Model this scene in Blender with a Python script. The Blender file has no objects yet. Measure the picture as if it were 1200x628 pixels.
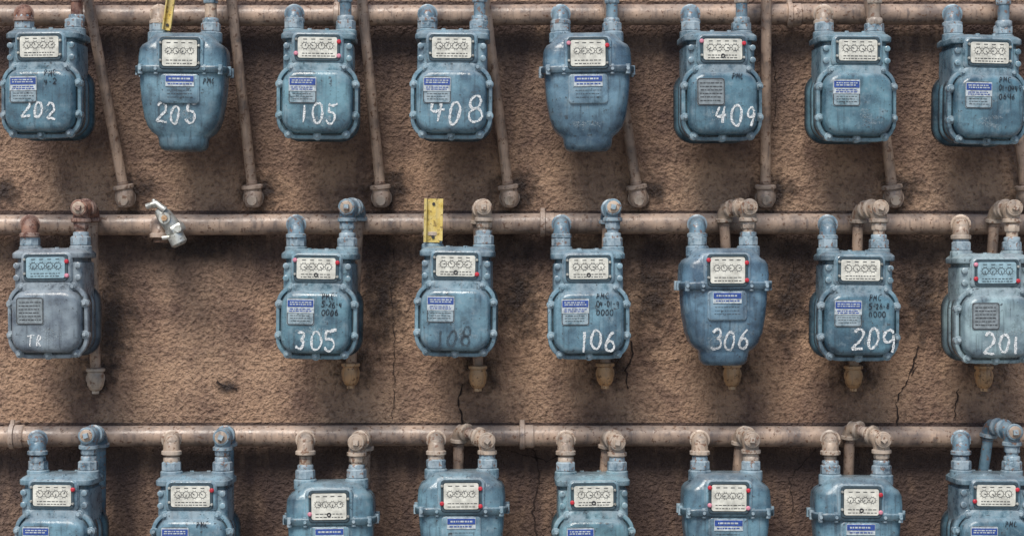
import bpy, math, random
from mathutils import Vector, noise, Matrix
random.seed(7)
S=0.0025; D=2200.0; CX,CY=600.0,314.0; H=1.40
scene=bpy.context.scene
def P(px,py,d):
    k=(D-d)/D
    return Vector(((px-CX)*S*k, -d*S, H+(CY-py)*S*k))

# ---------------------------------------------------------------- materials
def newmat(name):
    m=bpy.data.materials.new(name); m.use_nodes=True
    nt=m.node_tree; b=nt.nodes['Principled BSDF']
    return m,nt,b
def N(nt,t,**kw):
    n=nt.nodes.new(t)
    for k,v in kw.items():
        if k in n.inputs: n.inputs[k].default_value=v
        else: setattr(n,k,v)
    return n
def noise_n(nt,scale,detail=4,rough=.55,coord='Object',vec=None,dist=0.0):
    n=N(nt,'ShaderNodeTexNoise'); n.inputs['Scale'].default_value=scale
    n.inputs['Detail'].default_value=detail; n.inputs['Roughness'].default_value=rough
    n.inputs['Distortion'].default_value=dist
    if vec is None:
        tc=N(nt,'ShaderNodeTexCoord'); vec=tc.outputs[coord]
    nt.links.new(vec,n.inputs['Vector']); return n
def ramp(nt,src,p0,p1,c0=(0,0,0,1),c1=(1,1,1,1)):
    r=N(nt,'ShaderNodeValToRGB'); e=r.color_ramp.elements
    if p0>p1: p0,p1,c0,c1=p1,p0,c1,c0
    e[0].position=p0; e[1].position=p1; e[0].color=c0; e[1].color=c1
    nt.links.new(src,r.inputs['Fac']); return r.outputs['Color']
def mix(nt,fac,a,b,mode='MIX'):
    m=N(nt,'ShaderNodeMix'); m.data_type='RGBA'; m.blend_type=mode
    for sock,v in ((m.inputs[0],fac),(m.inputs[6],a),(m.inputs[7],b)):
        if isinstance(v,(int,float)): sock.default_value=v
        elif isinstance(v,tuple): sock.default_value=(v+(1,))[:4]
        else: nt.links.new(v,sock)
    return m.outputs[2]
def math_n(nt,op,a,b=0.5,clamp=False):
    m=N(nt,'ShaderNodeMath'); m.operation=op; m.use_clamp=clamp
    for i,v in enumerate((a,b)):
        if isinstance(v,(int,float)): m.inputs[i].default_value=v
        else: nt.links.new(v,m.inputs[i])
    return m.outputs[0]
def bump(nt,b,h,strength,dist,prev=None):
    n=N(nt,'ShaderNodeBump'); n.inputs['Strength'].default_value=strength; n.inputs['Distance'].default_value=dist
    nt.links.new(h,n.inputs['Height'])
    if prev: nt.links.new(prev,n.inputs['Normal'])
    nt.links.new(n.outputs[0],b.inputs['Normal']); return n.outputs[0]

def painted(name,color=None,rust=0.5,rough=0.42,dust=0.5,chip=(0.16,0.07,0.035),edge=(.50,.58,.62),scuff=(.30,.38,.42),scf=.5,crevice_shade=.85,mott=.42):
    m,nt,b=newmat(name)
    geo=N(nt,'ShaderNodeNewGeometry'); pos=geo.outputs['Position']
    if color is None:
        oi=N(nt,'ShaderNodeObjectInfo'); base=oi.outputs['Color']
    else: base=color
    n1=noise_n(nt,13,2,.65,vec=pos)
    shade=ramp(nt,n1.outputs['Fac'],.35,.65,(.52,.53,.57,1),(1.28,1.26,1.22,1))
    c=mix(nt,1.0,base,shade,'MULTIPLY')
    n6=noise_n(nt,30,4,.74,vec=pos)
    c=mix(nt,math_n(nt,'MULTIPLY',ramp(nt,n6.outputs['Fac'],.54,.72),scf),c,scuff)
    c=mix(nt,math_n(nt,'MULTIPLY',ramp(nt,n6.outputs['Fac'],.46,.31),mott),c,(.035,.04,.05))
    mp=N(nt,'ShaderNodeMapping'); mp.inputs['Scale'].default_value=(110,110,8)
    nt.links.new(pos,mp.inputs['Vector'])
    ns=noise_n(nt,1,2,.6,vec=mp.outputs[0])
    fs=ramp(nt,ns.outputs['Fac'],.53,.73)
    c=mix(nt,math_n(nt,'MULTIPLY',fs,.5),c,(.03,.035,.045))
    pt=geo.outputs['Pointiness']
    c=mix(nt,math_n(nt,'MULTIPLY',ramp(nt,pt,.492,.42),crevice_shade),c,(.012,.013,.016))  # crevices darkened by pointiness: recess shade painted into the colour
    ew=math_n(nt,'MULTIPLY',ramp(nt,pt,.53,.60),ramp(nt,n6.outputs['Fac'],.34,.55),True)
    c=mix(nt,math_n(nt,'MULTIPLY',ew,.55),c,edge)
    sx=N(nt,'ShaderNodeSeparateXYZ'); nt.links.new(geo.outputs['Normal'],sx.inputs[0])
    up=math_n(nt,'MULTIPLY',math_n(nt,'SUBTRACT',sx.outputs['Z'],.35,True),dust)
    up=math_n(nt,'MULTIPLY',up,math_n(nt,'ADD',n6.outputs['Fac'],.4),True)
    c=mix(nt,up,c,(.42,.45,.47))
    n2=noise_n(nt,75,2,.7,vec=pos)
    lo=.68-.12*rust
    f2=ramp(nt,n2.outputs['Fac'],lo,lo+.03)
    c=mix(nt,math_n(nt,'MULTIPLY',f2,.8),c,chip)
    nt.links.new(c,b.inputs['Base Color'])
    r=ramp(nt,n6.outputs['Fac'],.3,.7,(rough-.1,)*3+(1,),(rough+.15,)*3+(1,))
    nt.links.new(r,b.inputs['Roughness'])
    bump(nt,b,n2.outputs['Fac'],.42,.0024)
    return m
M_BLUE=painted('meter_paint',None,rust=.2,rough=.27,dust=.5,chip=(.05,.06,.07))
M_FBLUE=painted('fitting_blue_paint',(.115,.20,.265),rust=.7,rough=.32,dust=.4,chip=(.20,.10,.06))
M_TAN=painted('pipe_tan_paint',(.38,.275,.21),rust=.6,rough=.36,dust=.3,chip=(.12,.06,.035),edge=(.5,.4,.33),scuff=(.46,.36,.29),scf=.5,mott=.5)
M_LTAN=painted('fitting_light_tan',(.41,.315,.24),rust=.75,rough=.38,dust=.3,chip=(.17,.08,.045),edge=(.6,.52,.44),scuff=(.27,.17,.11),scf=.65)
M_RUST=painted('rusty_iron',(.25,.12,.08),rust=1.1,rough=.6,dust=.2,chip=(.09,.03,.02),edge=(.45,.35,.3),scuff=(.36,.24,.18),scf=.7)
M_BRASS=painted('old_bronze_plug',(.46,.25,.11),rust=.6,rough=.34,dust=.3,chip=(.12,.06,.03),edge=(.6,.45,.3),scuff=(.30,.16,.08),scf=.6,crevice_shade=.5)
M_GALV=painted('galvanised',(.50,.50,.45),rust=.5,rough=.35,dust=.1,chip=(.16,.13,.10),edge=(.7,.7,.66),scuff=(.3,.3,.26))
M_GALV.node_tree.nodes['Principled BSDF'].inputs['Metallic'].default_value=.5
M_YEL=painted('yellow_tag_paint',(.58,.40,.04),rust=.6,rough=.5,dust=.1,chip=(.20,.13,.04),edge=(.7,.6,.3),scuff=(.38,.25,.05),scf=.8)

def simple(name,col,rough=.5,nscale=120,amt=.3,coat=0):
    m,nt,b=newmat(name)
    geo=N(nt,'ShaderNodeNewGeometry')
    n=noise_n(nt,nscale,2,.65,vec=geo.outputs['Position'])
    sh=ramp(nt,n.outputs['Fac'],.3,.7,(1-amt,)*3+(1,),(1+amt*.3,)*3+(1,))
    nt.links.new(mix(nt,1.0,col,sh,'MULTIPLY'),b.inputs['Base Color'])
    b.inputs['Roughness'].default_value=rough; b.inputs['Coat Weight'].default_value=coat
    return m
M_WHITE=simple('index_face',(.72,.71,.63),.35,45,.35)
M_FACEB=simple('index_face_blue',(.32,.48,.55),.35,45,.35)
M_INK=simple('ink',(.03,.03,.035),.6)
M_FRAME=simple('index_frame',(.05,.08,.10),.4)
M_RED=simple('red_seal',(.55,.03,.05),.45)
M_PINK=simple('pink_seal',(.72,.28,.36),.5)
M_STB=simple('sticker_blue',(.035,.085,.34),.4,160,.45)
M_STW=simple('sticker_white',(.54,.60,.63),.5,120,.45)
M_PLATE=simple('badge_plate',(.25,.29,.31),.45,90,.4)
def chalk(name,col,lo,hi):
    m,nt,b=newmat(name)
    b.inputs['Base Color'].default_value=col+(1,); b.inputs['Roughness'].default_value=.95
    geo=N(nt,'ShaderNodeNewGeometry')
    n=noise_n(nt,300,2,.75,vec=geo.outputs['Position'])
    a=ramp(nt,n.outputs['Fac'],lo,hi)
    nt.links.new(a,b.inputs['Alpha']); return m
M_CHALK=chalk('chalk',(.80,.82,.82),.32,.58)
M_SMEAR=chalk('chalk_smear',(.45,.52,.55),.50,.82)
M_CHALKF=chalk('chalk_faint',(.05,.065,.08),.30,.66)
M_MARK=chalk('marker',(.02,.025,.035),.30,.46)

# ---------------------------------------------------------------- builder
class MB:
    def __init__(s,scale=1.0): s.v=[];s.f=[];s.m=[];s.mats=[];s.sc=scale
    def mi(s,m):
        if m not in s.mats: s.mats.append(m)
        return s.mats.index(m)
    def add(s,vs,fs,mat):
        o=len(s.v); s.v+= [Vector(v)*s.sc for v in vs]; k=s.mi(mat)
        for f in fs: s.f.append([i+o for i in f]); s.m.append(k)
    def loft(s,rings,mat,c0=True,c1=True):
        n=len(rings[0]); vs=[p for r in rings for p in r]; fs=[]
        for i in range(len(rings)-1):
            for j in range(n):
                a=i*n+j;b=i*n+(j+1)%n
                fs.append([a,b,b+n,a+n])
        if c0: fs.append(list(range(n))[::-1])
        if c1: fs.append([(len(rings)-1)*n+j for j in range(n)])
        s.add(vs,fs,mat)
    def sweep(s,pts,radii,mat,seg=18,caps=True,rot=0):
        pts=[Vector(p) for p in pts]
        if not isinstance(radii,(list,tuple)): radii=[radii]*len(pts)
        t=[]
        for i in range(len(pts)):
            a=pts[max(i-1,0)];b=pts[min(i+1,len(pts)-1)]
            d=(b-a); t.append(d.normalized() if d.length>1e-9 else (t[-1] if t else Vector((0,0,1))))
        up=Vector((0,0,1)) if abs(t[0].z)<.9 else Vector((1,0,0))
        u=t[0].cross(up).normalized(); rings=[]
        for i,p in enumerate(pts):
            if i: 
                u=(u-t[i]*u.dot(t[i])).normalized()
            w=t[i].cross(u)
            rings.append([p+(u*math.cos(rot+2*math.pi*k/seg)+w*math.sin(rot+2*math.pi*k/seg))*radii[i] for k in range(seg)])
        s.loft(rings,mat,caps,caps)
    def cyl(s,a,b,r,mat,seg=18,bev=0.0,rot=0):
        a=Vector(a);b=Vector(b);L=(b-a).length
        if bev<=0: s.sweep([a,b],r,mat,seg,rot=rot)
        else:
            d=(b-a)/L
            s.sweep([a,a+d*bev,b-d*bev,b],[r-bev,r,r,r-bev],mat,seg,rot=rot)
    def box(s,c,sz,mat,ch=0.0):
        x,y,z=c;a,b,h=sz[0]/2,sz[1]/2,sz[2]/2
        r=lambda yy,i:[(x-a+i,yy,z-h+i),(x+a-i,yy,z-h+i),(x+a-i,yy,z+h-i),(x-a+i,yy,z+h-i)]
        rings=[r(y+b,0),r(y-b+ch,0)]
        if ch>0: rings.append(r(y-b,ch))
        s.loft(rings,mat)
    def ribbon(s,pts,w,y,mat,jit=0.0):
        yf=y if callable(y) else (lambda z:y)
        vs=[];fs=[]
        n=len(pts)
        for i,(x,z) in enumerate(pts):
            a=pts[max(i-1,0)];b=pts[min(i+1,n-1)]
            dx,dz=b[0]-a[0],b[1]-a[1];L=math.hypot(dx,dz) or 1
            ww=w*(.5+random.uniform(-jit,jit)); nx,nz=-dz/L*ww,dx/L*ww
            vs+= [(x+nx,yf(z+nz),z+nz),(x-nx,yf(z-nz),z-nz)]
        for i in range(n-1): fs.append([2*i,2*i+1,2*i+3,2*i+2])
        s.add(vs,fs,mat)
    def ring(s,cx,cz,r0,r1,y,mat,seg=20):
        vs=[];fs=[]
        for k in range(seg):
            a=2*math.pi*k/seg
            vs+=[(cx+r0*math.cos(a),y,cz+r0*math.sin(a)),(cx+r1*math.cos(a),y,cz+r1*math.sin(a))]
        for k in range(seg):
            j=(k+1)%seg; fs.append([2*k,2*k+1,2*j+1,2*j])
        s.add(vs,fs,mat)
    def obj(s,name,parent=None,color=None,smooth=True,angle=38):
        me=bpy.data.meshes.new(name); me.from_pydata([tuple(v) for v in s.v],[],s.f)
        for m in s.mats: me.materials.append(m)
        me.polygons.foreach_set('material_index',s.m)
        me.update()
        if smooth:
            me.polygons.foreach_set('use_smooth',[True]*len(me.polygons))
            me.set_sharp_from_angle(angle=math.radians(angle))
        o=bpy.data.objects.new(name,me); scene.collection.objects.link(o)
        if parent: o.parent=parent
        if color: o.color=color+(1,)
        return o
def rr(w,h,r,n=7):
    r=min(r,w/2-.01,h/2-.01); out=[]
    for cx,cy,a0 in ((w/2-r,h/2-r,0),(-w/2+r,h/2-r,90),(-w/2+r,-h/2+r,180),(w/2-r,-h/2+r,270)):
        for i in range(n+1):
            a=math.radians(a0+90*i/n); out.append((cx+r*math.cos(a),cy+r*math.sin(a)))
    return out

# ---------------------------------------------------------------- strokes
def arc(cx,cy,rx,ry,a0,a1,n=14):
    return [(cx+rx*math.cos(math.radians(a0+(a1-a0)*i/n)),cy+ry*math.sin(math.radians(a0+(a1-a0)*i/n))) for i in range(n+1)]
GL={'0':[arc(.5,.5,.42,.5,100,475,22)],
'1':[[(.5,1),(.49,.6),(.5,.3),(.47,0)]],
'2':[arc(.45,.70,.36,.30,160,-30,12)+[(.5,.35),(.1,.02),(.15,.0),(.5,.04),(.95,.0)]],
'3':[arc(.42,.75,.34,.25,150,-80,10)+arc(.42,.26,.42,.27,80,-150,12)],
'4':[[(.22,1),(.1,.75),(.05,.47),(.4,.42),(.98,.48)],[(.74,.98),(.70,.5),(.68,0)]],
'5':[[(.14,.98),(.14,.58)]+arc(.40,.30,.44,.30,120,-150,14),[(.14,.98),(.5,.96),(1.0,1.0)]],
'6':[[(.7,1),(.45,.85),(.2,.55)]+arc(.48,.27,.38,.27,160,510,18)],
'8':[arc(.5,.75,.32,.25,60,270,12)+arc(.5,.25,.4,.25,90,-270,18)[1:]+arc(.5,.75,.32,.25,-90,60,8)[1:]],
'9':[arc(.45,.72,.36,.28,20,370,18)+[(.82,.5),(.78,.2),(.66,-.05)]],
'P':[[(.2,0),(.22,.5),(.25,1)],[(.25,1)]+arc(.4,.75,.4,.25,80,-80,8)+[(.25,.5)]],
'R':[[(.2,0),(.22,.5),(.25,1)],[(.25,1)]+arc(.4,.75,.4,.25,80,-80,8)+[(.25,.5),(.9,0)]],
'M':[[(.05,0),(.15,1),(.5,.4),(.85,1),(.95,0)]],'C':[arc(.55,.5,.42,.5,50,310,12)],
'-':[[(.2,.5),(.8,.52)]],'T':[[(-.15,.95),(.95,1.0)],[(.4,1),(.36,0)]],' ':[]}
def resample(pts,step=.12):
    out=[]
    for (a,b) in zip(pts[:-1],pts[1:]):
        L=math.hypot(b[0]-a[0],b[1]-a[1]); n=max(1,int(L/step))
        for i in range(n): t=i/n; out.append((a[0]+(b[0]-a[0])*t,a[1]+(b[1]-a[1])*t))
    out.append(pts[-1]); return out
def write(mb,txt,x,z,h,w,y,mat,lw,adv=1.35,slant=.12,jit=.17):
    for i,ch in enumerate(txt):
        s=random.uniform(.88,1.12);dz=random.uniform(-.1,.1)*h; sl=slant+random.uniform(-.08,.1)
        wx=random.uniform(.88,1.1); p1,p2=random.uniform(0,6),random.uniform(0,6)
        ww=w*(.45 if ch=='1' else 1)
        for st in GL[ch]:
            pts=[(x+(p[0]*wx+sl*p[1]+.04*math.sin(5*p[1]+p1))*ww*s+random.uniform(-.012,.012)*h,z+dz+(p[1]+.03*math.sin(6*p[0]+p2))*h*s+random.uniform(-.012,.012)*h) for p in resample(st)]
            mb.ribbon(pts,lw*random.uniform(.85,1.1),y,mat,jit)
        x+=ww*adv if ch!='1' else w*.85

# ---------------------------------------------------------------- meters
def index(mb,cx,cz,w,h,y,face):
    fr=rr(w+6,h+6,4,4)
    mb.loft([[(cx+a,y+6,cz+b) for a,b in fr],[(cx+a,y+1,cz+b) for a,b in fr],[(cx+a*.97,y,cz+b*.96) for a,b in fr],
             [(cx+a*.90,y,cz+b*.86) for a,b in fr],[(cx+a*.88,y+1.2,cz+b*.83) for a,b in fr]],M_FRAME,True,True)
    fc=rr(w-1,h-1,2.5,3)
    mb.loft([[(cx+a,y+1,cz+b) for a,b in fc],[(cx+a,y-.6,cz+b) for a,b in fc]],face)
    yy=y-.9
    n=4; rad=w*.088
    for i in range(n):
        x=cx+(i-(n-1)/2)*w*.205; zz=cz+h*.08
        mb.ring(x,zz,rad*.86,rad,yy,M_INK,18)
        a=random.uniform(0,6.28); 
        mb.ribbon([(x,zz),(x+rad*.7*math.cos(a),zz+rad*.7*math.sin(a))],.8,yy-.2,M_INK)
        for k in range(10):
            b=k*math.pi/5
            mb.ribbon([(x+rad*1.12*math.cos(b),zz+rad*1.12*math.sin(b)),(x+rad*1.32*math.cos(b),zz+rad*1.32*math.sin(b))],.5,yy,M_INK)
        mb.ribbon([(x-2.4,zz+h*.30),(x+2.2,zz+h*.30)],.8,yy,M_INK)
    for k in range(2):
        x=cx-w*.38
        while x<cx+w*.36:
            L=random.uniform(1.5,4.5); mb.ribbon([(x,cz-h*(.27+.12*k)),(x+L,cz-h*(.27+.12*k))],.8,yy,M_INK); x+=L+1.1
    if random.random()<.4: mb.ring(cx+w*.0,cz-h*.30,1.2,2.6,yy-.2,M_INK,14)
    for sx,sz in ((-1,-.55),(1,.55),(-1,.75),(1,-.75)):
        x=cx+sx*(w/2+1.6);z=cz+sz*h*.5
        q=random.random(); m=M_RED if q<.3 else (M_PINK if q<.45 else M_GALV)
        rad=2.6 if m is not M_GALV else 1.7
        mb.sweep([(x,y+1,z),(x,y-1.2,z),(x,y-2.2,z)],[rad,rad,rad*.55],m,10)
def text_rows(mb,x0,x1,z0,z1,rows,y,mat,lw):
    for k in range(rows):
        z=z0+(z1-z0)*(k+.5)/rows; x=x0+random.uniform(0,1)
        while x<x1-2:
            L=min(random.uniform(1.2,4.5),x1-x); mb.ribbon([(x,z),(x+L,z)],lw,y,mat); x+=L+.9
def bolt(mb,x,y,z,r=2.8):
    mb.sweep([(x,y+2,z),(x,y-.4,z)],[r*1.35,r*1.35],M_BLUE,12)
    mb.sweep([(x,y-.2,z),(x,y-2.6,z),(x,y-3.2,z)],[r,r,r*.75],M_BLUE,6,rot=random.random())
def meterA(mb):
    W,Hh,R,zc=93,85,23,-84
    def ring(y,i,dw=0): return [(a,y,zc+b) for a,b in rr(W-2*i+dw,Hh-2*i,R-i*.7,7)]
    mb.loft([ring(-25,4),ring(-25,0),ring(-26,-.6),ring(-31.5,-.6),ring(-32.5,0),ring(-33,1.5),ring(-33,3.4),ring(-30,4.4),ring(-30,5.4),ring(-33,6.0),ring(-40,6.9),ring(-43.5,8.2),ring(-45.6,10.5),ring(-46.6,13.5),ring(-46.8,17)],M_BLUE)
    mb.loft([ring(-25.2,6.5),ring(-12,6.0),ring(-11,2.5),ring(-5,2.5),ring(-4,6.5),ring(6,6.5),ring(7,3),ring(11,3),ring(12,6.5),ring(22,6)],M_BLUE)
    mb.loft([ring(21.8,4),ring(22,0),ring(27,0),ring(28,1.5),ring(29,7),ring(33,12),ring(34,18)],M_BLUE)
    def hr(z,w,d,r=9): return [(a,-3+b,z) for a,b in rr(w,d,r,5)]
    mb.loft([hr(-60,80,54),hr(-44,81,58),hr(-17,80,58),hr(-16,76,53),hr(-12.5,76,53),hr(-11.5,85,62,11),hr(-10.5,86,63,11),hr(-6,86,63,11),hr(-4.5,83,60,10),hr(-3,80,57,10),hr(-1,72,50),hr(0,62,42)],M_BLUE)
    mb.loft([[(a,-33+0*b,-22.5+b) for a,b in rr(60,36,6,4)]]+[[(a,-36.5,-22.5+b) for a,b in rr(57,33,6,4)]]+[[(a,-37.5,-22.5+b) for a,b in rr(53,29,5,4)]],M_BLUE)
    mb.loft([[(a,-34+0*b,-50+b) for a,b in rr(60,22,6,4)],[(a,-38,-50+b) for a,b in rr(54,20,6,4)]],M_BLUE)
    for sx in (-1,1):
        x=sx*36.0
        for z in (-20,-34): mb.sweep([(x,-30,z),(x,-34,z),(x,-34.6,z)],[3.4,3.4,2.4],M_BLUE,12)
    for a,b in ((-30,-44.6),(30,-44.6),(-43.5,-64),(43.5,-64),(-43.5,-100),(43.5,-100),(-33,-121.5),(33,-121.5),(0,-123.5)):
        mb.sweep([(a,-25.5,b),(a,-32.9,b),(a,-33.6,b)],[5.0,5.0,4.2],M_BLUE,14)
        bolt(mb,a,-34.2,b,2.4)
    for sx in (-1,1):
        mb.cyl((sx*30,0,-8),(sx*30,0,3),13,M_BLUE,24,1.2)
        for yy in (-26,20):
            mb.cyl((sx*10,yy,-6),(sx*10,yy,.8),2.6,M_BLUE,6)
BR=[(0,62,38),(-1.5,70,44),(-7,79,52),(-11,84,55),(-14,94,58),(-19,100,62),(-30,102,63),(-39,102,64),(-40,107,69),(-41,108,70),(-46,108,70),(-47,107,69),(-48,99,61),(-60,98,61),(-80,94,60),(-98,88,58),(-109,80,55),(-115,71,52),(-119,60,48),(-122,57,46),(-130,55,44),(-134,51,40),(-136,44,34)]
def by(z):
    for (z0,w0,d0),(z1,w1,d1) in zip(BR[:-1],BR[1:]):
        if z1<=z<=z0 and z<-48:
            t=(z-z0)/(z1-z0); return -(d0+(d1-d0)*t)/2-.9
    return -31.5
def meterB(mb):
    mb.loft([[(a,b,z) for a,b in rr(w,d,min(16,d*.4),6)] for z,w,d in BR],M_BLUE)
    mb.loft([[(a,-30,-25.5+b*1) for a,b in rr(56,40,7,4)],[(a,-34,-25.5+b) for a,b in rr(53,37,7,4)],[(a,-35,-25.5+b) for a,b in rr(49,33,6,4)]],M_BLUE)
    mb.loft([[(a,-30,-66+b) for a,b in rr(46,35,4,4)],[(a,-32.5,-66+b) for a,b in rr(44.5,33.5,4,4)],[(a,-33.2,-66+b) for a,b in rr(42,31,3,4)]],M_BLUE)
    for x in (-46,-28,28,46):
        mb.cyl((x,-31,-38),(x,-31,-49.5),2.9,M_BLUE,10,.5)
        mb.sweep([(x,-33.5,-43.5),(x,-36.2,-43.5)],[2.2,1.9],M_BLUE,8)
    for sx in (-1,1):
        mb.cyl((sx*53,-10,-38),(sx*53,-10,-49),3,M_BLUE,10,.5); mb.cyl((sx*53,12,-38),(sx*53,12,-49),3,M_BLUE,10,.5)
        mb.cyl((sx*30,0,-10),(sx*30,0,3),13.5,M_BLUE,24,1.5)

def meter(px,top,kind,rot=0,color=(.12,.25,.33),num=None,nx=0,nz=-100,nh=22,faint=False,sticker='blue',note=None,face=None,lean=0):
    e=bpy.data.objects.new('gas_meter',None); scene.collection.objects.link(e)
    e.empty_display_size=.05
    e.location=P(px,top,82); e.rotation_euler=(0,math.radians(lean+random.uniform(-.8,.8)),math.radians(rot+random.uniform(-.8,.8)))
    e.scale=(.965,)*3
    mb=MB(S)
    (meterA if kind=='A' else meterB)(mb)
    for sx in (-1,1):
        mb.sweep([(sx*30,0,2.5),(sx*30,0,4),(sx*30,0,12.5),(sx*30,0,14)],[10.2,11.6,11.6,10],M_FBLUE,8,rot=random.random())
    mb.obj('body',e,color)
    ib=MB(S); face=face or M_WHITE
    if kind=='A': index(ib,0,-22.5,46,25,-38.5,face)
    else: index(ib,0,-25.5,41,31,-36.3,face)
    ib.obj('index_dials',e)
    lb=MB(S)
    if kind=='A':
        cx,cz,w,h,y=-16,-72,32,31,-47.2
        st=rr(w,h,2.5,3)
        lb.loft([[(cx+a,y+.6,cz+b) for a,b in st],[(cx+a,y-.5,cz+b) for a,b in st]],M_BLUE if sticker=='blue' else M_PLATE)
        edge=[(cx+a*.95,cz+b*.95) for a,b in st]; lb.ribbon(edge+[edge[0]],.9,y-.75,M_INK)
        if sticker=='blue':
            lb.box((cx,y-.8,cz+6.5),(31,.6,16),M_STW)
            lb.box((cx,y-1.3,cz+9.3),(29.5,.6,7.5),M_STB)
            text_rows(lb,cx-13,cx+13,cz+12,cz+7,2,y-1.8,M_STW,1.3)
            text_rows(lb,cx-13,cx+13,cz+4,cz-.6,2,y-1.25,M_STB,1.2)
            text_rows(lb,cx-12,cx+12,cz-3,cz-12,3,y-.8,M_INK,.6)
        else:
            text_rows(lb,cx-13,cx+13,cz+12,cz-12,6,y-.9,M_INK,.8)
    else:
        cz=-57;y=-33.8
        lb.box((0,y,cz),(33,.6,13),M_STW); lb.box((0,y-.5,cz+2.2),(32,.6,6.5),M_STB)
        text_rows(lb,-13,13,cz+4,cz+.4,1,y-1.1,M_STW,1.9); text_rows(lb,-14,14,cz-1.9,cz-5.4,1,y-.7,M_STB,1.3)
        text_rows(lb,-15,15,-66,-78,3,-33.5,M_INK,.5)
    lb.obj('label',e,tuple(c*.85 for c in color))
    yy=-47.3 if kind=='A' else (lambda z: by(z)+.25)
    sb=MB(S)
    for k in range(random.randint(2,5)):
        x0=random.uniform(-22,10); z0=random.uniform(-108,-92); dx=random.uniform(8,24); dz=random.uniform(-5,5)
        sb.ribbon([(x0+dx*t/6,z0+dz*t/6+random.uniform(-.7,.7)) for t in range(7)],random.uniform(3,8),yy,M_SMEAR,.3)
    sb.obj('chalk_smear',e)
    if num:
        nb=MB(S); y=-47.6 if kind=='A' else by
        wd=nh*.58
        write(nb,num,nx-wd*1.95 if len(num)>2 else nx-wd,nz-nh/2,nh,wd,y,M_CHALKF if faint else M_CHALK,2.7 if nh>15 else 1.7)
        nb.obj('chalk_number',e)
    if note:
        nb=MB(S)
        for k,t in enumerate(note): write(nb,t,8 if kind=='A' else 26,-57-k*9.5 if kind=='A' else -60-9*k,6,3.9 if len(t)<5 else 3.1,-47.6 if kind=='A' else by,M_MARK,1.0,1.3)
        nb.obj('marker_note',e)
    return e
B1=(.115,.225,.285);B2=(.13,.24,.31);B3=(.095,.19,.25);B4=(.11,.225,.28)
GR=(.20,.245,.285);LG=(.25,.35,.385)
# row 1
meter(58,37,'A',-3,B3,'202',2,-95,nh=19,note=['PMC','4-2'])
meter(217,41,'B',0,(.14,.25,.32),'205',-4,-94,nh=22,note=['PMC'])
meter(375,38,'A',1,(.13,.25,.31),'105',8,-98,nh=22)
meter(531,38,'A',0,B2,'408',6,-95,nh=28)
meter(687,41,'B',0,(.13,.23,.31),None)
meter(839,40,'A',6,B3,'409',14,-98,nh=22,sticker='plate',note=['PMC'])
meter(995,41,'A',5,B1,None,note=None)
meter(1146,44,'A',6,B3,None,note=['PMC','01-0449','0646'])
# row 2
meter(65,291,'A',-4,GR,'TR',-12,-106,nh=12,sticker='plate',face=M_FACEB)
meter(377,292,'A',-4,B1,'305',2,-105,nh=21,note=['PMC','5-26-4','0006'])
meter(537,289,'A',-3,(.13,.235,.30),'108',4,-104,nh=20,faint=True)
meter(688,292,'A',0,B2,'106',14,-106,nh=21,note=['PMC','04-01-9','0000'])
meter(847,291,'B',2,(.12,.215,.30),'306',4,-106,nh=21)
meter(1000,294,'A',3,B3,'209',14,-103,nh=23,note=['PMC','5-26-8','0000'])
meter(1156,297,'A',3,LG,'201',6,-104,nh=22,sticker='plate',face=M_FACEB)
# row 3
meter(74,553,'A',-5,B2,'102',2,-100)
meter(231,554,'A',-2,B2,'304',2,-100,note=['PMC'])
meter(388,563,'B',1,(.13,.25,.32),None)
meter(541,551,'B',0,(.145,.265,.335),None)
meter(693,554,'A',1,(.125,.245,.295),'206',0,-100)
meter(850,553,'B',0,(.125,.235,.305),None)
meter(1003,558,'B',0,(.135,.255,.33),None)
meter(1156,553,'A',3,B3,'104',0,-100,note=['PMC'])

# ---------------------------------------------------------------- pipes (world coords)
def U(v): return v*S
def piping(mb,pts,r,mat,emat=None,elbow=1.32):
    r=U(r); pts=[Vector(p) for p in pts]; emat=emat or mat
    for a,b in zip(pts[:-1],pts[1:]):
        n=max(1,int((b-a).length/U(14)))
        mb.sweep([a.lerp(b,i/n) for i in range(n+1)],r,mat,18)
    for i in range(1,len(pts)-1):
        c=pts[i]; da=(pts[i-1]-c); db=(pts[i+1]-c)
        L=min(r*2.1,da.length*.8,db.length*.8)
        A=c+da.normalized()*L; Bq=c+db.normalized()*L
        path=[]
        for k in range(11):
            t=k/10; path.append(A*(1-t)**2+c*2*t*(1-t)+Bq*t*t)
        mb.sweep(path,r*elbow,emat,18)
        for q,d in ((A,da),(Bq,db)):
            d=d.normalized(); w=r*.42
            mb.sweep([q-d*w,q-d*w*.6,q+d*w*.6,q+d*w],[r*elbow*1.02,r*elbow*1.22,r*elbow*1.22,r*elbow*1.0],emat,18)
            for k in range(3):
                z0=q+d*(w*1.25+r*.22*k)
                mb.sweep([z0-d*r*.05,z0,z0+d*r*.05],[r*1.0,r*1.1,r*1.0],M_RUST if k!=1 else mat,14,caps=False)
def nut(mb,a,b,r,mat,seg=6):
    a=Vector(a);b=Vector(b);d=(b-a)
    mb.sweep([a,a+d*.15,b-d*.15,b],[U(r)*.9,U(r),U(r),U(r)*.9],mat,seg,rot=random.random())
def off(p,x=0,y=0,z=0): return Vector(p)+Vector((U(x),U(y),U(z)))
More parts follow.
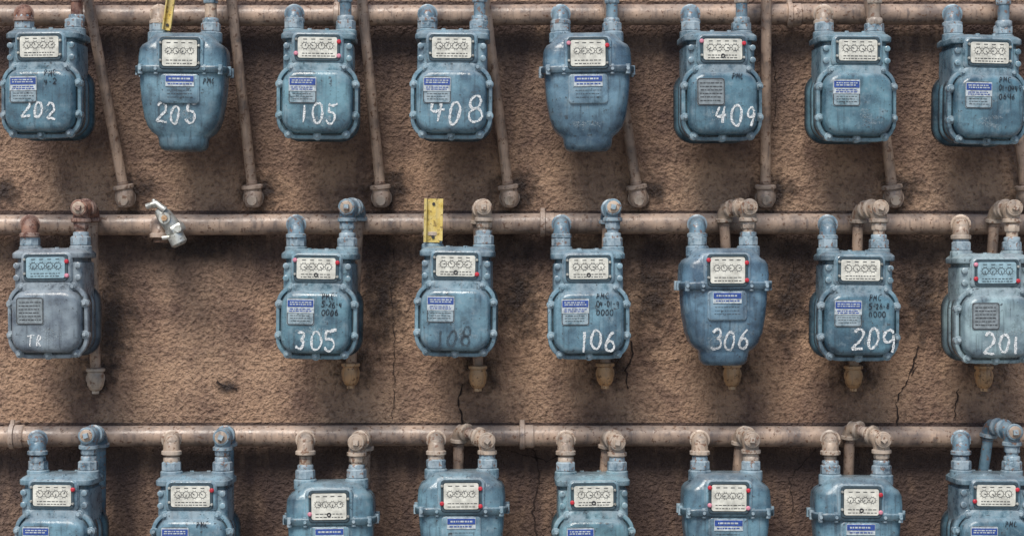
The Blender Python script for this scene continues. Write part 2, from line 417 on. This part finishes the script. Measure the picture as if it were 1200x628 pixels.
def inlet(px,hy,top,emat,pmat,dx=0):
    mb=MB()
    a=P(px+dx,hy,26); c=P(px,hy,82); b=P(px,top-12,82)
    piping(mb,[a,c,b],6.9,pmat,emat,1.36)
    d=(c-a).normalized(); mb.sweep([a+d*U(9),a+d*U(12.5),a+d*U(14)],[U(11),U(10.2),U(8)],emat,18)
    nut(mb,b+Vector((0,0,U(-1))),b+Vector((0,0,U(7))),9.4,M_FBLUE if random.random()<.6 else emat,8)
    mb.obj('gas_inlet_pipe')
def outlet(px,top,ty,bx,by_,tail,emat,pmat,dmat,plug=True):
    mb=MB()
    b=P(px,top-12,82); c=P(px,ty,82)
    d=P(bx,by_,48)
    piping(mb,[b,c,c+(d-c)*.5],6.7,pmat,emat,1.36)
    piping(mb,[c+(d-c)*.5]+[d]+tail,6.1,dmat,emat,1.36)
    nut(mb,b+Vector((0,0,U(-1))),b+Vector((0,0,U(7))),9.4,M_FBLUE if random.random()<.7 else emat,8)
    zz=(b.z+c.z)/2
    nut(mb,Vector((b.x,b.y,zz-U(7))),Vector((b.x,b.y,zz+U(2))),8.8,emat,8)
    if plug:
        nut(mb,off(c,y=-6),off(c,y=-13),9.4,emat,18)
        nut(mb,off(c,y=-12),off(c,y=-14),7,M_LTAN,18)
        nut(mb,off(c,y=-13),off(c,y=-18),4,emat,4)
    return mb
HY=[18,263,511]
FB,TN,LT,RU=M_FBLUE,M_TAN,M_LTAN,M_RUST
r1=[(28,90,37,RU,RU,103,147,RU),(187,247,41,LT,FB,271,297,LT),(345,405,38,FB,FB,424,447,FB),(501,562,38,FB,FB,568,597,FB),
    (657,717,41,FB,FB,712,748,FB),(809,869,40,FB,LT,898,897,FB),(965,1025,41,LT,LT,1018,1047,LT),(1116,1176,44,FB,FB,1172,1203,FB)]
for ix,ox,top,im,om,tx,bx,om2 in r1:
    inlet(ix,HY[0]-1,top,im,im)
    a=P(tx-(bx-tx)*.14,-34,46); q=P(bx,232,16); w=P(bx,232,-6)
    mb=outlet(ox,top,-34,tx-(bx-tx)*.14,-34,[q],om,om2,M_TAN)
    piping(mb,[q+(a-q).normalized()*U(16),q,w],6.3,M_TAN,M_TAN,1.6)
    mb.sweep([off(q,z=9),off(q,z=5,y=-1),off(q,z=-3,y=-2),off(q,z=-9,y=-1),off(q,z=-11)],[U(9.5),U(10.6),U(10.8),U(8.5),U(4)],M_TAN,18)
    nut(mb,off(q,y=-8,z=-3),off(q,y=-14,z=-4),6.0,M_LTAN,12)
    mb.obj('gas_outlet_pipe')
r2=[(35,95,291,RU,RU,244,108,244,112,443),(347,407,292,FB,FB,243,421,243,411,437),(507,567,289,LT,LT,243,561,247,560,440),
    (658,718,292,FB,FB,243,712,247,709,437),(817,877,291,FB,LT,243,848,245,858,438),(970,1030,294,FB,LT,244,1006,246,1000,440),(1126,1186,297,LT,LT,244,1166,246,1153,440)]
for ix,ox,top,im,om,ty,dx,dy,bx,byy in r2:
    inlet(ix,HY[1],top,im,im)
    q=P(bx,byy,26); w=P(bx,byy,-6)
    mb=outlet(ox,top,ty,dx,dy,[q],om,im if im is not FB else om,M_TAN)
    bm=M_BRASS if im is not RU else M_LTAN
    piping(mb,[off(q,z=12),q,w],6.0,bm,bm,1.5)
    mb.sweep([off(q,z=7),off(q,z=0),off(q,z=-8),off(q,z=-13),off(q,z=-15)],[U(9.0),U(10.2),U(9.6),U(7),U(4)],bm,16)
    nut(mb,off(q,z=-13),off(q,z=-18),4.5,bm,6)
    mb.obj('gas_outlet_pipe')
r3=[(44,104,553,FB,FB,509,118,508),(201,261,554,LT,FB,511,268,507),(358,418,563,LT,LT,517,428,512),(511,571,551,LT,LT,515,538,503),
    (663,723,554,LT,LT,517,712,510),(820,880,553,LT,LT,514,868,506),(973,1033,558,LT,LT,514,996,499),(1126,1186,553,FB,FB,505,1160,497)]
for i,(ix,ox,top,im,om,ty,dx,dy) in enumerate(r3):
    inlet(ix,HY[2]+4,top,im,im)
    sl=[0,0,0,-3,-10,-10,-4,-18][i]
    q=P(dx+sl*1.5,695,26); w=P(dx+sl*1.5,695,-6)
    mb=outlet(ox,top,ty,dx,dy,[q],om,im,TN if om is not FB else FB)
    piping(mb,[q+(Vector((0,0,U(14)))),q,w],6,TN,TN,1.5)
    mb.obj('gas_outlet_pipe')
# headers
for k,hy in enumerate(HY):
    mb=MB()
    z=P(600,hy,26)
    pts=[];rad=[]
    x=-1900
    while x<=1900:
        pts.append(Vector((U(x),z.y,z.z+U(.8*math.sin(x*.004+k)+.5*noise.noise(Vector((x*.01,k,0))))))); rad.append(U(12.0)); x+=20
    mb.sweep(pts,rad,M_TAN,28)
    for cx in {0:[-300,395,925,1400],1:[636,-250,1320],2:[612,15,1290]}[k]:
        c=P(cx,hy,26)
        for (o,rr_,w) in ((0,15,3.2),(7,13.4,7)):
            mb.sweep([off(c,x=o-w),off(c,x=o-w*.8),off(c,x=o+w*.8),off(c,x=o+w)],[U(rr_-1.2),U(rr_),U(rr_),U(rr_-1.2)],M_TAN,28)
        mb.sweep([off(c,z=13,y=0),off(c,z=14,y=27)],[U(2.6),U(2.6)],M_TAN,8)
        mb.sweep([off(c,z=12),off(c,z=19)],[U(3.4),U(3)],M_TAN,8)
    mb.obj('gas_header_pipe')
# shut valve of the removed meter
e=bpy.data.objects.new('gas_shutoff_valve',None); scene.collection.objects.link(e)
mb=MB()
a=P(188,265,26);c=P(188,265,72);b=P(188,279,72)
piping(mb,[a,c,b],7.5,M_TAN,M_TAN,1.35)
mb.obj('elbow',e)
mb=MB()
p=P(197,256,86)
def rp(x,z,y=0): return p+Vector((U(x),U(y),U(z)))
mb.sweep([rp(-12,10),rp(-5,4),rp(4,-8),rp(10,-18)],[U(5),U(9),U(9.5),U(8)],M_GALV,16)
mb.sweep([rp(-2,0,-12),rp(-2,0,3)],[U(6.5),U(6.5)],M_GALV,14)
mb.sweep([rp(-2,0,-14),rp(-2,0,-11)],[U(3.5),U(4)],M_BRASS,6)
mb.sweep([rp(-23,13,-6),rp(-12,17,-8),rp(-2,9,-8)],[U(3.4),U(3.4),U(4)],M_GALV,10)
mb.sweep([rp(-15,21,-4),rp(-14,12,-6)],[U(2.6),U(3.2)],M_GALV,10)
nut(mb,rp(6,-9),rp(11,-17),11.5,M_GALV,6)
mb.sweep([rp(13,-12,-12),rp(13,-12,-6)],[U(4),U(5)],M_GALV,12)
mb.sweep([rp(8,-18,-2),rp(13,-28,-2),rp(14,-30,-2)],[U(9.5),U(9.5),U(7)],M_GALV,16)
mb.sweep([rp(-6,-22,-2),rp(14,-20,-4)],[U(2.6),U(2.6)],M_GALV,10)
mb.obj('valve_body',e)
# yellow tags
def tag(px0,px1,py0,py1,d,tilt=0):
    mb=MB(); a=P((px0+px1)/2,(py0+py1)/2,d)
    w=U(px1-px0)*.96;h=U(py1-py0)*.96
    def q(x,z,y): 
        v=Vector((x*w,y,z*h)); v=Matrix.Rotation(math.radians(tilt),3,'Y')@v; return a+v
    t=U(1.2)
    for x0,x1,y0,z0,z1 in ((-.5,-.36,-U(5),-.5,.5),(-.36,.34,0,-.5,.5),(.34,.5,-U(5),-.46,.5)):
        vs=[q(x0,z0,y0),q(x1,z0,y0),q(x1,z1,y0),q(x0,z1,y0),q(x0,z0,y0+t+U(4)),q(x1,z0,y0+t+U(4)),q(x1,z1,y0+t+U(4)),q(x0,z1,y0+t+U(4))]
        mb.add(vs,[[0,1,2,3],[7,6,5,4],[0,4,5,1],[1,5,6,2],[2,6,7,3],[3,7,4,0]],M_YEL)
    for zz in (.38,-.38):
        mb.sweep([q(0,zz,-U(.4)),q(0,zz,-U(1.2))],[U(1.8),U(1.8)],M_INK,12)
    mb.obj('yellow_tag',smooth=False)
tag(497,519,233,284,92,1); tag(194,204,-14,36,94,8)

# ---------------------------------------------------------------- wall
m,nt,b=newmat('stucco'); M_STUC=m
geo=N(nt,'ShaderNodeNewGeometry'); pos=geo.outputs['Position']
nA=noise_n(nt,1.7,3,.6,vec=pos); nB=noise_n(nt,6,4,.65,vec=pos); nD=noise_n(nt,74,3,.60,vec=pos)
c=mix(nt,ramp(nt,nA.outputs['Fac'],.35,.65),(.37,.232,.155),(.48,.32,.22))
c=mix(nt,math_n(nt,'MULTIPLY',ramp(nt,nB.outputs['Fac'],.43,.64),.85),c,(.14,.085,.068))
c=mix(nt,math_n(nt,'MULTIPLY',ramp(nt,nD.outputs['Fac'],.56,.74),.28),c,(.60,.46,.36))
c=mix(nt,math_n(nt,'MULTIPLY',ramp(nt,nD.outputs['Fac'],.49,.31),.65),c,(.07,.042,.034))
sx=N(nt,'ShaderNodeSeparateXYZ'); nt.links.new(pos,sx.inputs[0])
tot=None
for hy,L in ((18,195),(263,100),(511,260)):  # streaky darkening below each header pipe, its shade painted into the wall colour
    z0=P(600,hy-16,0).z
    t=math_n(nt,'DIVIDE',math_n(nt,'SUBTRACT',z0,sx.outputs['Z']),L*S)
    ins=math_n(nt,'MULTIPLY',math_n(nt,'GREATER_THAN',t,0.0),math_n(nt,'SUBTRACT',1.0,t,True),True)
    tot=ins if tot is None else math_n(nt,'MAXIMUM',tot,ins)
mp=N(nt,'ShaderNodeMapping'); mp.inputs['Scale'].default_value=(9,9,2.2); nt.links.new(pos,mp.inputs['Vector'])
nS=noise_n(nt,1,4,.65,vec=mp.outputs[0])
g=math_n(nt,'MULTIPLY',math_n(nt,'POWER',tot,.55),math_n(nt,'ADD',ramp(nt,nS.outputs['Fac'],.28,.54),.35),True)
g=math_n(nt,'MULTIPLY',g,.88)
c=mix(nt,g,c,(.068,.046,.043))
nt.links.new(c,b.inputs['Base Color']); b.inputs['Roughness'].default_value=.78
b.inputs['Specular IOR Level'].default_value=.32
bump(nt,b,nD.outputs['Fac'],1.0,.020)
nx_,nz_=900,300; Wd,Ht=10.0,3.3
vs=[];fs=[]
for j in range(nz_+1):
    for i in range(nx_+1):
        x=-Wd/2+Wd*i/nx_; z=-.05+Ht*j/nz_
        d=noise.noise(Vector((x*5,z*5,0)))*.0025+noise.noise(Vector((x*30,z*30,3)))*.0016
        vs.append((x,d,z))
for j in range(nz_):
    for i in range(nx_):
        a=j*(nx_+1)+i; fs.append((a,a+1,a+nx_+2,a+nx_+1))
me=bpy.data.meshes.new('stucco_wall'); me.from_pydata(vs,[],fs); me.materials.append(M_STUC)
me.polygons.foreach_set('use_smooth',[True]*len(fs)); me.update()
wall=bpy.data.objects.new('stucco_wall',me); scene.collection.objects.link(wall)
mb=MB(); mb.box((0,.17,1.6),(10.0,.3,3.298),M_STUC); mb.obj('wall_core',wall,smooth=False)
# cracks
M_CRK=simple('crack_dark',(.03,.018,.015),.95)
def crack(pts,w=1.6):
    mb=MB(); out=[]
    for (a,b_) in zip(pts[:-1],pts[1:]):
        L=math.hypot(b_[0]-a[0],b_[1]-a[1]); n=max(2,int(L/4))
        for i in range(n):
            t=i/n; out.append((a[0]+(b_[0]-a[0])*t+random.uniform(-1.6,1.6),a[1]+(b_[1]-a[1])*t+random.uniform(-1.2,1.2)))
    out.append(pts[-1])
    w3=[P(x,y,0) for x,y in out]
    mb.ribbon([(v.x,v.z) for v in w3],U(w),-.0040,M_CRK,.4); mb.obj('crack',wall,smooth=False)
crack([(1076,405),(1066,440),(1050,470),(1052,498)],1.6); crack([(1066,440),(1075,428),(1070,420)],1.0)
crack([(738,400),(742,415),(733,430),(736,455)],1.4); crack([(733,428),(765,424),(795,420)],.9)
crack([(255,447),(265,453),(278,456)],2.4); crack([(541,450),(537,470),(542,498)],1.5)
crack([(462,288),(458,340),(463,400),(460,490)],.6); crack([(625,525),(632,560),(624,600),(630,628)],1.5)
crack([(930,300),(925,340),(932,370)],.8); crack([(1122,455),(1118,490)],1.1); crack([(905,60),(910,100),(906,150)],.7)
crack([(600,528),(640,540),(655,533)],.9); crack([(960,520),(925,560),(930,600)],.9)
# pipe-hole stains and painted shade: thin films on the plaster, ragged edge
m,nt,b=newmat('stain_shade_film')
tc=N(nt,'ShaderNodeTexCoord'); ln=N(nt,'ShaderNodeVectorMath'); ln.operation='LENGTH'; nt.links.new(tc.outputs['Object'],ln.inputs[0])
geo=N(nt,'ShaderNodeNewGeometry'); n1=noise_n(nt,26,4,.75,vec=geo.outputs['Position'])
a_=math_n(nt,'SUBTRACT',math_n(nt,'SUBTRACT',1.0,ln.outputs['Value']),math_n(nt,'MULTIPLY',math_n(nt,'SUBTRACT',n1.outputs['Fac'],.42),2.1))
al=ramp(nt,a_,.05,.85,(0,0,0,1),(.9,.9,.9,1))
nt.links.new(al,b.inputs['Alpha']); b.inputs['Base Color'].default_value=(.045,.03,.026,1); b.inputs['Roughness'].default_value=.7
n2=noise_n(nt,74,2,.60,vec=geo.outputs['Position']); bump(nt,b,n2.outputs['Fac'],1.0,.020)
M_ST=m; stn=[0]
def stain_shade(px,py,rx,rz):
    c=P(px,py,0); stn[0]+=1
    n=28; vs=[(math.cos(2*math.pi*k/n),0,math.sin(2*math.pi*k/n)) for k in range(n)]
    me=bpy.data.meshes.new('stain_shade_film'); me.from_pydata(vs,[],[list(range(n))]); me.materials.append(M_ST)
    o=bpy.data.objects.new('stain_shade_film',me); scene.collection.objects.link(o); o.parent=wall
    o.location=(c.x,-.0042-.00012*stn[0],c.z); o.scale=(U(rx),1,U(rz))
for q in r1: stain_shade(q[6]+9,224,random.uniform(32,44),random.uniform(28,40))
for q in r2: stain_shade(q[8]+2,q[9]-6,random.uniform(32,42),random.uniform(32,46))
for px,py,rx,rz in ((130,375,45,90),(450,350,42,95),(610,350,40,75),(765,350,42,80),(925,350,45,90),(1080,350,42,90),(265,452,22,11),(5,225,30,28),(235,290,95,24)):  # mostly painted shade in the gaps between meters and below the header
    stain_shade(px,py,rx,rz)
# ---------------------------------------------------------------- ground
m,nt,b=newmat('concrete_ground')
geo=N(nt,'ShaderNodeNewGeometry'); pos=geo.outputs['Position']
n1=noise_n(nt,1.2,4,.6,vec=pos); n2=noise_n(nt,80,2,.6,vec=pos)
c=mix(nt,n1.outputs['Fac'],(.18,.165,.15),(.28,.26,.24)); c=mix(nt,math_n(nt,'MULTIPLY',n2.outputs['Fac'],.3),c,(.12,.11,.10))
nt.links.new(c,b.inputs['Base Color']); b.inputs['Roughness'].default_value=.9; bump(nt,b,n2.outputs['Fac'],.5,.004)
mb=MB(); mb.add([(-200,-200,0),(200,-200,0),(200,200,0),(-200,200,0)],[[0,1,2,3]],m); mb.obj('ground',smooth=False)

# ---------------------------------------------------------------- light
EL,AZ=math.radians(51),math.radians(198)
w=bpy.data.worlds.new('World'); scene.world=w; w.use_nodes=True; nt=w.node_tree
sk=nt.nodes.new('ShaderNodeTexSky'); sk.sky_type='NISHITA'; sk.sun_disc=False; sk.sun_elevation=EL; sk.sun_rotation=AZ
bg=nt.nodes['Background']; bg.inputs['Strength'].default_value=.125; nt.links.new(sk.outputs[0],bg.inputs['Color'])
L=bpy.data.lights.new('sun','SUN'); L.energy=3.5; L.angle=math.radians(24); L.color=(1,.94,.86)
lo=bpy.data.objects.new('sun',L); scene.collection.objects.link(lo)
dv=Vector((math.sin(AZ)*math.cos(EL),math.cos(AZ)*math.cos(EL),math.sin(EL)))
lo.rotation_euler=dv.to_track_quat('Z','Y').to_euler(); lo.location=dv*5
# ---------------------------------------------------------------- camera
cam=bpy.data.cameras.new('camera'); co=bpy.data.objects.new('camera',cam); scene.collection.objects.link(co)
co.location=(0,-D*S,H); co.rotation_euler=(math.radians(90),0,0)
cam.sensor_width=36; cam.lens=36*D/1200; cam.clip_end=1000
scene.camera=co
scene.view_settings.view_transform='Standard'; scene.view_settings.look='None'; scene.view_settings.exposure=0
